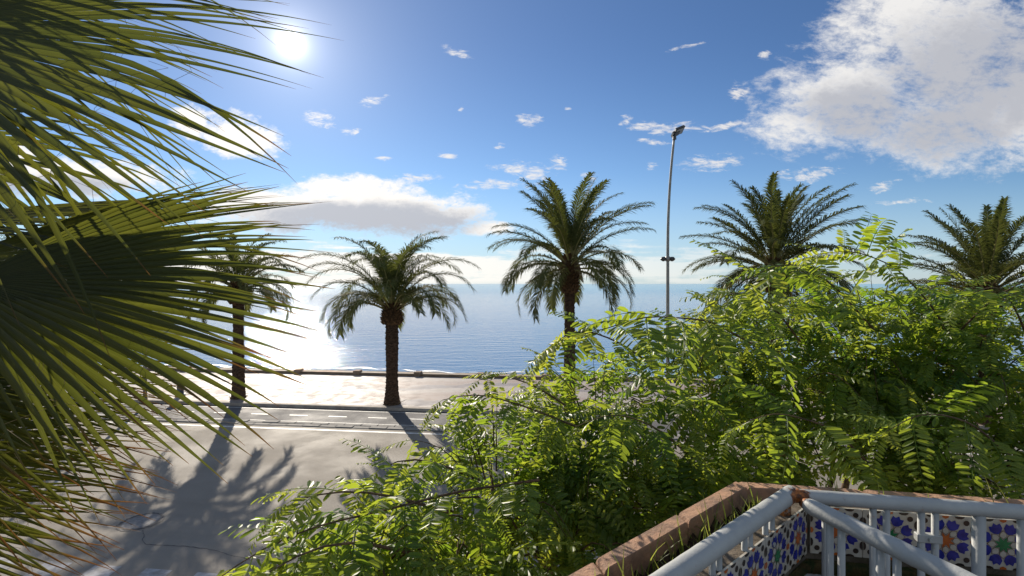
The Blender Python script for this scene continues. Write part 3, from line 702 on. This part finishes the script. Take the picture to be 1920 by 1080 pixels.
# grass sprouting from the planter soil
V_ = []; F_ = []; tn = []
m_grass = leafmat('planter_grass', (.10, .14, .03), (.22, .24, .06), ((.26, .36, .04), (.5, .5, .10)), .5, tr=.5)
rg = random.Random(12)
clumps = [(LDIR, rg.uniform(.02, .9), rg.uniform(.05, .2)) for _ in range(60)] + [(RDIR, rg.uniform(.0, 1.9), rg.uniform(.05, .22)) for _ in range(64)]
for dirv, s_, off in clumps:
    c_ = inward(off) + dirv * s_
    for k in range(rg.randint(2, 7)):
        b0 = Vector((c_.x + rg.uniform(-.02, .02), c_.y + rg.uniform(-.02, .02), Z(-.775))); a_ = rg.uniform(0, 6.28); ln = rg.uniform(.05, .125) * (1.0 if rg.random() > .08 else 1.5); ben = rg.uniform(.1, .7) * (3 if rg.random() < .1 else 1)
        sd = Vector((-math.sin(a_), math.cos(a_), 0)) * rg.uniform(.0018, .0038); n0 = len(V_); tt = rg.random() ** 1.5
        for m_ in range(6):
            t = m_ / 5; q = b0 + Vector((math.cos(a_) * ben * ln * t * t, math.sin(a_) * ben * ln * t * t, ln * t * (1 - .25 * ben * t))); ww = (1 - t) ** .6
            V_ += [q - sd * ww, q + sd * ww]; tn += [tt, tt]
        F_ += [(n0 + 2 * m_, n0 + 2 * m_ + 1, n0 + 2 * m_ + 3, n0 + 2 * m_ + 2) for m_ in range(5)]
tag(link('grass', V_, F_, m_grass, attrs={'tint': tn}), 'thin green grass blades sprouting from the planter soil', 'grass', kind='stuff')

# ------------------------------------------------------------------ leafy shrub with feathered leaves
m_leaf = leafmat('feather_leaf', (.045, .105, .026), (.12, .18, .042), ((.22, .37, .02), (.54, .58, .05)), .42, tr=.54, spec=.40)
m_twig = mat('shrub_bark', (.13, .085, .05), .9, .2, (.06, .042, .028), 30, .002, 60)
def leaf_template(npair, curl, rs, wide=1.0):
    V_, F_ = [], []
    rachis = lambda s: np.array([s * (1 - .12 * curl * s), 0, -curl * .42 * s * s])
    rad = .008
    prev = None
    for i in range(6):
        s = i / 5; c_ = rachis(s); r0 = rad * (1 - .7 * s)
        ring = [c_ + np.array([0, r0, 0]), c_ + np.array([0, -r0 * .5, r0 * .8]), c_ + np.array([0, -r0 * .5, -r0 * .8])]
        b_ = len(V_); V_ += ring
        if prev is not None:
            for k in range(3): j = (k + 1) % 3; F_ += [(prev + k, prev + j, b_ + j), (prev + k, b_ + j, b_ + k)]
        prev = b_
    for i in range(npair):
        s = .10 + .90 * i / (npair - 1); tang = rachis(min(1, s + .02)) - rachis(s - .02); tang /= np.linalg.norm(tang); nz_ = np.array([-tang[2], 0, tang[0]])
        prof = .62 + .38 * math.sin(math.pi * min(1, s * .95 + .12)); 
        for sd in (-1, 1):
            l = .20 * wide * prof * rs.uniform(.9, 1.08); ww = l * .175
            an = R(rs.uniform(60, 74)); dz_ = rs.uniform(-.35, .12) - .1
            dv = tang * math.cos(an) + np.array([0, sd, 0]) * math.sin(an) + nz_ * dz_; dv /= np.linalg.norm(dv)
            tw = rs.uniform(-.25, .45)
            wd = np.cross(nz_, dv); wd /= np.linalg.norm(wd); up = np.cross(dv, wd); wdr = wd * math.cos(tw) + up * math.sin(tw); upr = np.cross(dv, wdr)
            c_ = rachis(s + rs.uniform(-.006, .006)); b_ = len(V_)
            pts_ = [(0.04, 0, 0), (.22, .75, .15), (.62, 1, .2), (.92, .6, .1), (1.0, 0, 0)]
            V_.append(c_ + dv * l * .04); V_.append(c_ + dv * l - upr * l * .05)
            for sg in (-1, 1):
                for a_, b2, zz in pts_[1:4]: V_.append(c_ + dv * l * a_ + wdr * sg * ww * b2 + upr * ww * zz * 1.3)
            F_ += [(b_, b_ + 2, b_ + 3), (b_, b_ + 3, b_ + 4), (b_, b_ + 4, b_ + 1), (b_, b_ + 6, b_ + 5), (b_, b_ + 7, b_ + 6), (b_, b_ + 1, b_ + 7)]
    return np.array(V_, np.float32), np.array(F_, np.int32)
rs_ = random.Random(4)
TPL = [leaf_template(rs_.randint(9, 13), rs_.uniform(.3, 1.5), rs_) for _ in range(14)]
LV, LFc, LT = [], [], []; lcount = 0
def put_leaf(pos, dv, length, tint, roll=0.0, k=None, wide=1):
    global lcount
    dv = Vector(dv).normalized(); up = Vector((0, 0, 1)); y_ = up.cross(dv)
    if y_.length < .12: y_ = Vector((1, 0, 0)).cross(dv)
    y_.normalize(); z_ = dv.cross(y_)
    q = Quaternion(dv, roll); y_ = q @ y_; z_ = q @ z_
    V0, F0 = TPL[k if k is not None else rs_.randrange(len(TPL))]
    M = np.array([dv, y_, z_], np.float32) * length
    LV.append(V0 @ M + np.array(pos, np.float32)); LFc.append(F0 + lcount); LT.append(np.full(len(V0), tint, np.float32)); lcount += len(V0)
twm = MB()
def twig(pts, spacing=.055, llen=.22, hang=.5, tint=.5, r0=.006, tipyoung=True, skip=0.0):
    """a woody shoot through the points, leaves alternating along it"""
    P_ = [Vector(q) for q in pts]; d_ = [0]
    for a_, b_ in zip(P_[:-1], P_[1:]): d_.append(d_[-1] + (b_ - a_).length)
    L = d_[-1]; n_ = max(3, int(L / .06)); Q = []
    for i in range(n_ + 1):
        s = L * i / n_; k = max(0, min(len(P_) - 2, int(np.searchsorted(d_, s, 'right')) - 1)); Q.append(P_[k].lerp(P_[k + 1], (s - d_[k]) / max(1e-6, d_[k + 1] - d_[k])))
    for _ in range(2): Q = [Q[0]] + [(Q[i - 1] + Q[i] * 2 + Q[i + 1]) / 4 for i in range(1, len(Q) - 1)] + [Q[-1]]
    twm.tube(Q, [r0 * (1 - .75 * i / n_) for i in range(n_ + 1)], 5, caps=False)
    s = L * skip; sd = 1
    while s < L:
        t = s / L; fi = t * n_; k = min(int(fi), n_ - 1); p_ = Q[k].lerp(Q[k + 1], fi - k); tv = (Q[k + 1] - Q[k]).normalized()
        side = tv.cross(Vector((0, 0, 1)));
        if side.length < .1: side = Vector((1, 0, 0))
        side.normalize(); side = Quaternion(tv, rs_.uniform(-.7, .7)) @ (side * sd)
        dn = hang * rs_.uniform(.3, 1.5)
        dv = tv * rs_.uniform(.3, .8) + side * rs_.uniform(.5, 1.0) + Vector((0, 0, -dn if rs_.random() > .25 else rs_.uniform(0, .7)))
        ln = llen * (1 - .45 * max(0, t - .7) / .3) * rs_.uniform(.75, 1.15)
        yt = (max(0, t - .72) / .28) * .55 if tipyoung else 0
        if rs_.random() < .03: yt += .8
        put_leaf(p_, dv, ln, min(1, max(0, tint + yt + rs_.uniform(-.25, .25))), rs_.uniform(-.6, .6))
        s += spacing * rs_.uniform(.75, 1.3); sd = -sd
    put_leaf(Q[-1], (Q[-1] - Q[-2]) + Vector((0, 0, -.02)), llen * .55, min(1, tint + .5))
lumps = [  # px, py, distance, rx, ry (px), rdepth (m), shoots
    (930, 965, 2.05, 185, 205, .5, 52), (1120, 850, 2.5, 190, 190, .6, 54), (1290, 770, 2.75, 190, 175, .6, 50),
    (1460, 715, 2.9, 210, 200, .65, 70), (1640, 670, 2.9, 210, 185, .65, 72), (1840, 700, 2.6, 190, 165, .6, 60),
    (1560, 900, 2.5, 260, 120, .4, 50), (1820, 880, 2.3, 190, 130, .35, 46), (1250, 960, 2.3, 180, 120, .45, 40), (690, 1075, 1.35, 170, 95, .28, 34), (1040, 1060, 1.9, 220, 130, .4, 44), (850, 1100, 1.55, 160, 110, .3, 30)]
base = Vector((1.9, 3.6, 0))
centres = []
def outside_terrace(q, m_=.06):
    rel = q - CP
    n1_ = Vector((RDIR.y, -RDIR.x, 0)); n1_ = n1_ if n1_.y < 0 else -n1_
    n2_ = Vector((LDIR.y, -LDIR.x, 0)); n2_ = n2_ if n2_.x > 0 else -n2_
    return rel.dot(n1_) < -m_ or rel.dot(n2_) < -m_
for (px, py, Y_, rx, ry, rd, ns) in lumps:
    c_ = at(px, py, Y_); ax = rx / F * Y_; az = ry / F * Y_; centres.append(c_)
    for i in range(int(ns * .74)):
        for _try in range(30):
            th = rs_.uniform(0, 2 * math.pi); cp_ = rs_.uniform(-.35, 1)
            sp = math.sqrt(max(0, 1 - cp_ * cp_)); uvec = Vector((math.cos(th) * sp, math.sin(th) * sp, cp_))
            if uvec.y > .55 and rs_.random() < .75: continue
            rr0 = rs_.uniform(.25, .62)
            s0 = c_ + Vector((uvec.x * ax * rr0, uvec.y * rd * rr0, uvec.z * az * rr0))
            s1 = c_ + Vector((uvec.x * ax * rs_.uniform(.8, 1.02), uvec.y * rd, uvec.z * az * rs_.uniform(.78, .98)))
            if outside_terrace(s1, .10) and outside_terrace(s0, .05): break
        else: continue
        mid = (s0 + s1) / 2 + Vector((0, 0, .05)); s1 = s1 + Vector((0, 0, -.03 * rs_.random()))
        ext = s1 + (s1 - mid).normalized() * rs_.uniform(.02, .10) + Vector((0, 0, -.03))
        if not outside_terrace(ext, .08): ext = s1
        twig([s0, mid, s1, ext], rs_.uniform(.055, .085), rs_.choice((.17, .24, .29, .34)), rs_.uniform(.05, .7), rs_.uniform(.1, .7), .0038)
A = at
heroes = [
    ([A(1010, 900, 1.75), A(860, 921, 1.5), A(700, 962, 1.3), A(590, 985, 1.2), A(480, 1030, 1.12), A(395, 1095, 1.08)], .05, .19, .9, .45),
    ([A(1420, 650, 2.3), A(1330, 600, 2.1), A(1210, 592, 1.95), A(1120, 622, 1.85), A(1062, 632, 1.8)], .06, .25, .75, .5),
    ([A(1230, 690, 2.1), A(1160, 640, 2.0), A(1080, 612, 1.9), A(1030, 650, 1.85)], .07, .2, .6, .6),
    ([A(1080, 800, 2.1), A(980, 760, 2.0), A(890, 735, 1.9), A(830, 750, 1.85)], .055, .18, .6, .5),
    ([A(1060, 760, 2.2), A(1000, 720, 2.1), A(930, 700, 2.0), A(900, 712, 1.95)], .055, .15, .5, .6),
    ([A(900, 900, 1.7), A(800, 860, 1.6), A(740, 855, 1.55), A(712, 880, 1.5)], .05, .17, .6, .5),
    ([A(840, 960, 1.45), A(720, 925, 1.35), A(620, 915, 1.28), A(545, 940, 1.22)], .045, .16, .3, .6),
    ([A(780, 1040, 1.3), A(660, 1010, 1.2), A(560, 1030, 1.1), A(500, 1075, 1.05)], .045, .16, .9, .4),
    ([A(1800, 660, 2.5), A(1745, 570, 2.4), A(1680, 500, 2.3), A(1600, 468, 2.2), A(1530, 478, 2.15)], .055, .2, .8, .4),
    ([A(1640, 620, 2.4), A(1560, 530, 2.3), A(1480, 490, 2.2), A(1400, 520, 2.1), A(1370, 560, 2.05)], .06, .24, .75, .5),
    ([A(1500, 640, 2.4), A(1440, 560, 2.3), A(1370, 545, 2.2), A(1320, 580, 2.15)], .06, .2, .5, .6),
    ([A(1930, 640, 2.3), A(1900, 570, 2.2), A(1870, 530, 2.15), A(1800, 560, 2.1)], .055, .2, .7, .4),
    ([A(1800, 620, 2.4), A(1860, 560, 2.2), A(1930, 520, 2.1), A(1990, 500, 2.1)], .05, .2, .4, .5),
    ([A(1300, 860, 2.2), A(1230, 800, 2.0), A(1150, 770, 1.95), A(1080, 800, 1.9)], .055, .2, .8, .4),
    ([A(1640, 880, 2.05), A(1560, 800, 1.95), A(1450, 770, 1.9), A(1380, 800, 1.85)], .06, .2, .8, .35),
    ([A(1900, 860, 2.0), A(1820, 790, 1.9), A(1730, 770, 1.85), A(1660, 810, 1.8)], .06, .21, .9, .3),
]
for pts, sp, ll, hg, ti in heroes: twig(pts, sp * 1.2, ll * 1.5, hg * .55, ti, .0055)
# lone young leaves standing up against the sky, and a few yellow ones
put_leaf(A(1604, 470, 2.2), A(1660, 372, 2.2) - A(1604, 470, 2.2), .27, .15, 1.2, 2)
put_leaf(A(1640, 462, 2.2), A(1735, 425, 2.2) - A(1640, 462, 2.2), .24, .1, .8, 4)
put_leaf(A(1062, 615, 1.8), A(1010, 650, 1.8) - A(1062, 612, 1.8), .14, 1.0, .5, 1)
put_leaf(A(562, 925, 1.2), A(530, 912, 1.2) - A(562, 925, 1.2), .08, 1.0, .5, 3)
put_leaf(A(730, 890, 1.5), A(705, 848, 1.5) - A(730, 890, 1.5), .10, .6, .5, 3)
put_leaf(A(900, 712, 1.95), A(940, 680, 1.95) - A(900, 712, 1.95), .11, .7, .5, 5)
sh = empty('leafy_shrub', base, 'big leafy shrub with feathery bright green leaves filling the lower right', 'shrub')
LVc = np.concatenate(LV); print('leaf verts', len(LVc), 'leaves', len(LV))
link('crown', LVc, np.concatenate(LFc), m_leaf, sh, attrs={'tint': np.concatenate(LT)})
mb = MB(); fork = base + Vector((-.05, -.1, 1.5))
mb.tube([base, base + Vector((.03, 0, .7)), fork], [.16, .12, .1], 12)
mb.build('trunk', m_twig, sh, True)
mb = MB()
for c_ in centres:
    m1 = fork.lerp(c_, .45) + Vector((rs_.uniform(-.15, .15), rs_.uniform(0, .2), -.25)); Q = []
    for i in range(13):
        t = i / 12; Q.append(fork * (1 - t) ** 2 + m1 * 2 * t * (1 - t) + c_ * t * t)
    mb.tube(Q, [.07 * (1 - .93 * i / 12) for i in range(13)], 8)
    for k in range(5):
        a_ = Q[rs_.randint(9, 12)]; b_ = c_ + Vector((rs_.uniform(-.22, .22), rs_.uniform(-.2, .2), rs_.uniform(-.1, .15)))
        if outside_terrace(b_, .12): mb.tube([a_, (a_ + b_) / 2 + Vector((0, 0, .04)), b_], [.009, .006, .003], 6)
mb.build('branches', m_twig, sh, True)
twm.build('shoots', m_twig, sh, True)

# ------------------------------------------------------------------ fan palm at the left
m_fan = leafmat('fan_palm_leaf', (.045, .058, .018), (.095, .105, .028), ((.085, .10, .012), (.21, .21, .022)), .45, streak=True, tipcol=(.19, .085, .022), tr=.55, spec=.35, noisy=(9, 0, 0))
m_pet = mat('fan_leaf_stalk', (.16, .15, .05), .5, .4, (.10, .08, .03), 8)
m_fibre = mat('leaf_fibre', (.35, .27, .16), .8, .2)
fproot = Vector((-2.5, 1.15, 0))
fp = empty('fan_palm', fproot, 'fan palm with large pleated leaves filling the left side, dry brown tips on the lowest', 'palm tree')
heart = Vector((-2.45, 1.15, 4.75))
def frond(hub, target, normal, L, spread, nseg, fuse, droop, seed, brown=.12, tint=.4, cup=.25, up_frac=.5, tipsplit=True, dev=.0):
    rr = random.Random(seed); hub = Vector(hub); X = (Vector(target) - hub).normalized(); Nn = Vector(normal); Nn = (Nn - X * Nn.dot(X)).normalized(); Y_ = Nn.cross(X)
    V_ = []; F_ = []; tn = []; tp_ = []; ac = []; al = []; rows = 18; nseg = int(nseg * 1.45)
    a_lo, a_hi = -spread * (1 - up_frac), spread * up_frac
    fib = MB()
    for i in range(nseg):
        g = (i + .5) / nseg; a_ = R(a_lo + (a_hi - a_lo) * g); da = R(a_hi - a_lo) / nseg
        rel = abs(g - .5) * 2
        Li = L * (1 - .28 * rel ** 2.2) * rr.uniform(.93, 1.05); fu = fuse * rr.uniform(.88, 1.1) * (1 - .15 * rel)
        dr = droop * rr.uniform(.4, 1.5) * (1.0 if rr.random() > .10 else 3.0); sw = rr.uniform(-.05, .05); tw = rr.uniform(-.5, .5)
        t0 = min(1, max(0, tint + rr.uniform(-.22, .22))); br = brown * rr.uniform(.4, 1.8); n0 = len(V_)
        for k in range(rows + 1):
            t = k / rows; r0 = Li * (.03 + .97 * t); aa = a_ + sw * max(0, t - fu) ** 1.4 * 1.5
            ca, sa = math.cos(aa), math.sin(aa)
            if t < fu: hw = r0 * math.tan(da / 2) * 1.002
            else: hw = Li * fu * math.tan(da / 2) * (1 - ((t - fu) / (1 - fu)) ** 1.2) * 1.0 + .0003
            fold = hw * .62; freed = max(0, t - fu) / (1 - fu)
            cz = -cup * L * (abs(aa) / R(90)) ** 2 * t * .5 - .05 * L * t * t
            rad_ = X * ca + Y_ * sa; tan_ = Y_ * ca - X * sa
            c_ = hub + rad_ * r0 + Nn * cz
            wdir = (tan_ * math.cos(tw * freed) + Nn * math.sin(tw * freed))
            dn = Vector((0, 0, -1)) * (dr * L * freed ** 1.9 * .55)
            V_ += [c_ + wdir * -hw + dn, c_ - Nn * fold + dn, c_ + wdir * hw + dn]
            f_ = min(1, max(0, (t - (1 - br)) / max(.03, br * .5))); f_ = f_ * f_
            tn += [t0] * 3; tp_ += [f_] * 3; ac += [i * 9.7 - 1 + seed * 31, i * 9.7 + seed * 31, i * 9.7 + 1 + seed * 31]; al += [t] * 3
            if k < rows: b_ = n0 + k * 3; F_ += [(b_, b_ + 1, b_ + 4, b_ + 3), (b_ + 1, b_ + 2, b_ + 5, b_ + 4)]
        if rr.random() < .3:    # loose fibre hanging from the split
            st = hub + (X * math.cos(a_ + da / 2) + Y_ * math.sin(a_ + da / 2)) * Li * fu * rr.uniform(1, 1.3) + Nn * (-.05 * L); ln = rr.uniform(.06, .2)
            q = [st + Vector((rr.uniform(-.03, .03) * m_ + .02 * math.sin(m_ * 2), 0, -ln * m_ / 4)) for m_ in range(5)]; fib.tube(q, .0005, 3, caps=False)
    nf_ = len(F_); n0 = len(V_); V_ += fib.v; F_ += [tuple(q + n0 for q in f) for f in fib.f]; tn += [.5] * len(fib.v); tp_ += [0] * len(fib.v); ac += [0] * len(fib.v); al += [0] * len(fib.v)
    fo = link('frond', V_, F_, [m_fan, m_fibre], fp, True, [0] * nf_ + [1] * len(fib.f), attrs={'tint': tn, 'tip': tp_, 'across': ac, 'along': al})
    mb = MB(); Q = [heart.lerp(hub, i / 8) + Vector((0, 0, .10 * math.sin(math.pi * i / 8))) for i in range(9)]
    mb.tube(Q, [.022 - .001 * i for i in range(9)], 8); o = mb.build('leaf_stalk', m_pet, fo, True); o.matrix_parent_inverse = Matrix.Identity(4)
CAMV = Vector((0, -1, 0))
FR = [ # hub(px,py,Y)  target(px,py,Y)  normal        L   spread nseg fuse droop seed brown tint cup upfrac
    ((-240, 50, 1.12), (560, 100, 1.08), (.05, -.86, .50), 1.04, 110, 30, .50, .10, 1, .06, .15, .12, .45),
    ((-330, -60, 1.35), (500, -10, 1.3), (.0, -.75, .6), 1.20, 100, 30, .5, .12, 2, .05, .35, .15, .5),
    ((-300, 60, 1.35), (330, 330, 1.35), (.05, -.9, .35), 1.02, 110, 32, .46, .30, 3, .05, .5, .2, .5),
    ((-330, 430, 1.45), (420, 355, 1.4), (.0, -.32, .93), 1.13, 120, 40, .52, .06, 4, .07, .5, .10, .5),
    ((-130, 500, 1.15), (560, 480, 1.15), (.0, -.66, .72), .92, 100, 32, .55, .06, 5, .10, .4, .10, .5),
    ((-60, 525, 1.08), (560, 655, 1.05), (-.1, -.9, .35), .765, 92, 26, .58, .07, 6, .06, .25, .10, .54),
    ((-300, 680, 1.15), (300, 760, 1.15), (.0, -.36, .92), .76, 110, 40, .5, .10, 8, .15, .5, .1, .55),
    ((-330, 740, 1.1), (250, 860, 1.1), (.0, -.42, .88), .72, 100, 36, .5, .10, 9, .17, .4, .1, .6),
    ((-330, 850, 1.1), (240, 975, 1.1), (.0, -.45, .86), .70, 90, 32, .5, .08, 10, .2, .4, .1, .6),
    ((-330, 960, 1.15), (150, 1070, 1.15), (.0, -.5, .8), .64, 90, 30, .5, .08, 11, .2, .35, .1, .6),
    ((-350, 250, 1.75), (250, 420, 1.75), (.0, -.8, .4), 1.15, 110, 32, .5, .30, 12, .08, .35, .2, .5),
]
for hb, tg, nm, L, spd, nseg, fu, dr, sd_, br, ti, cu, uf in FR:
    frond(A(*hb), A(*tg), nm, L, spd, nseg, fu, dr, sd_, br, ti, cu, uf)
mb = MB(); mb.tube([fproot + Vector((0.02 * math.sin(i), 0, i * 4.75 / 40)) for i in range(41)], [.17 + (.02 if i % 2 else 0) + .03 * math.exp(-i / 4) for i in range(41)], 18)
mb.build('trunk', m_bark, fp)
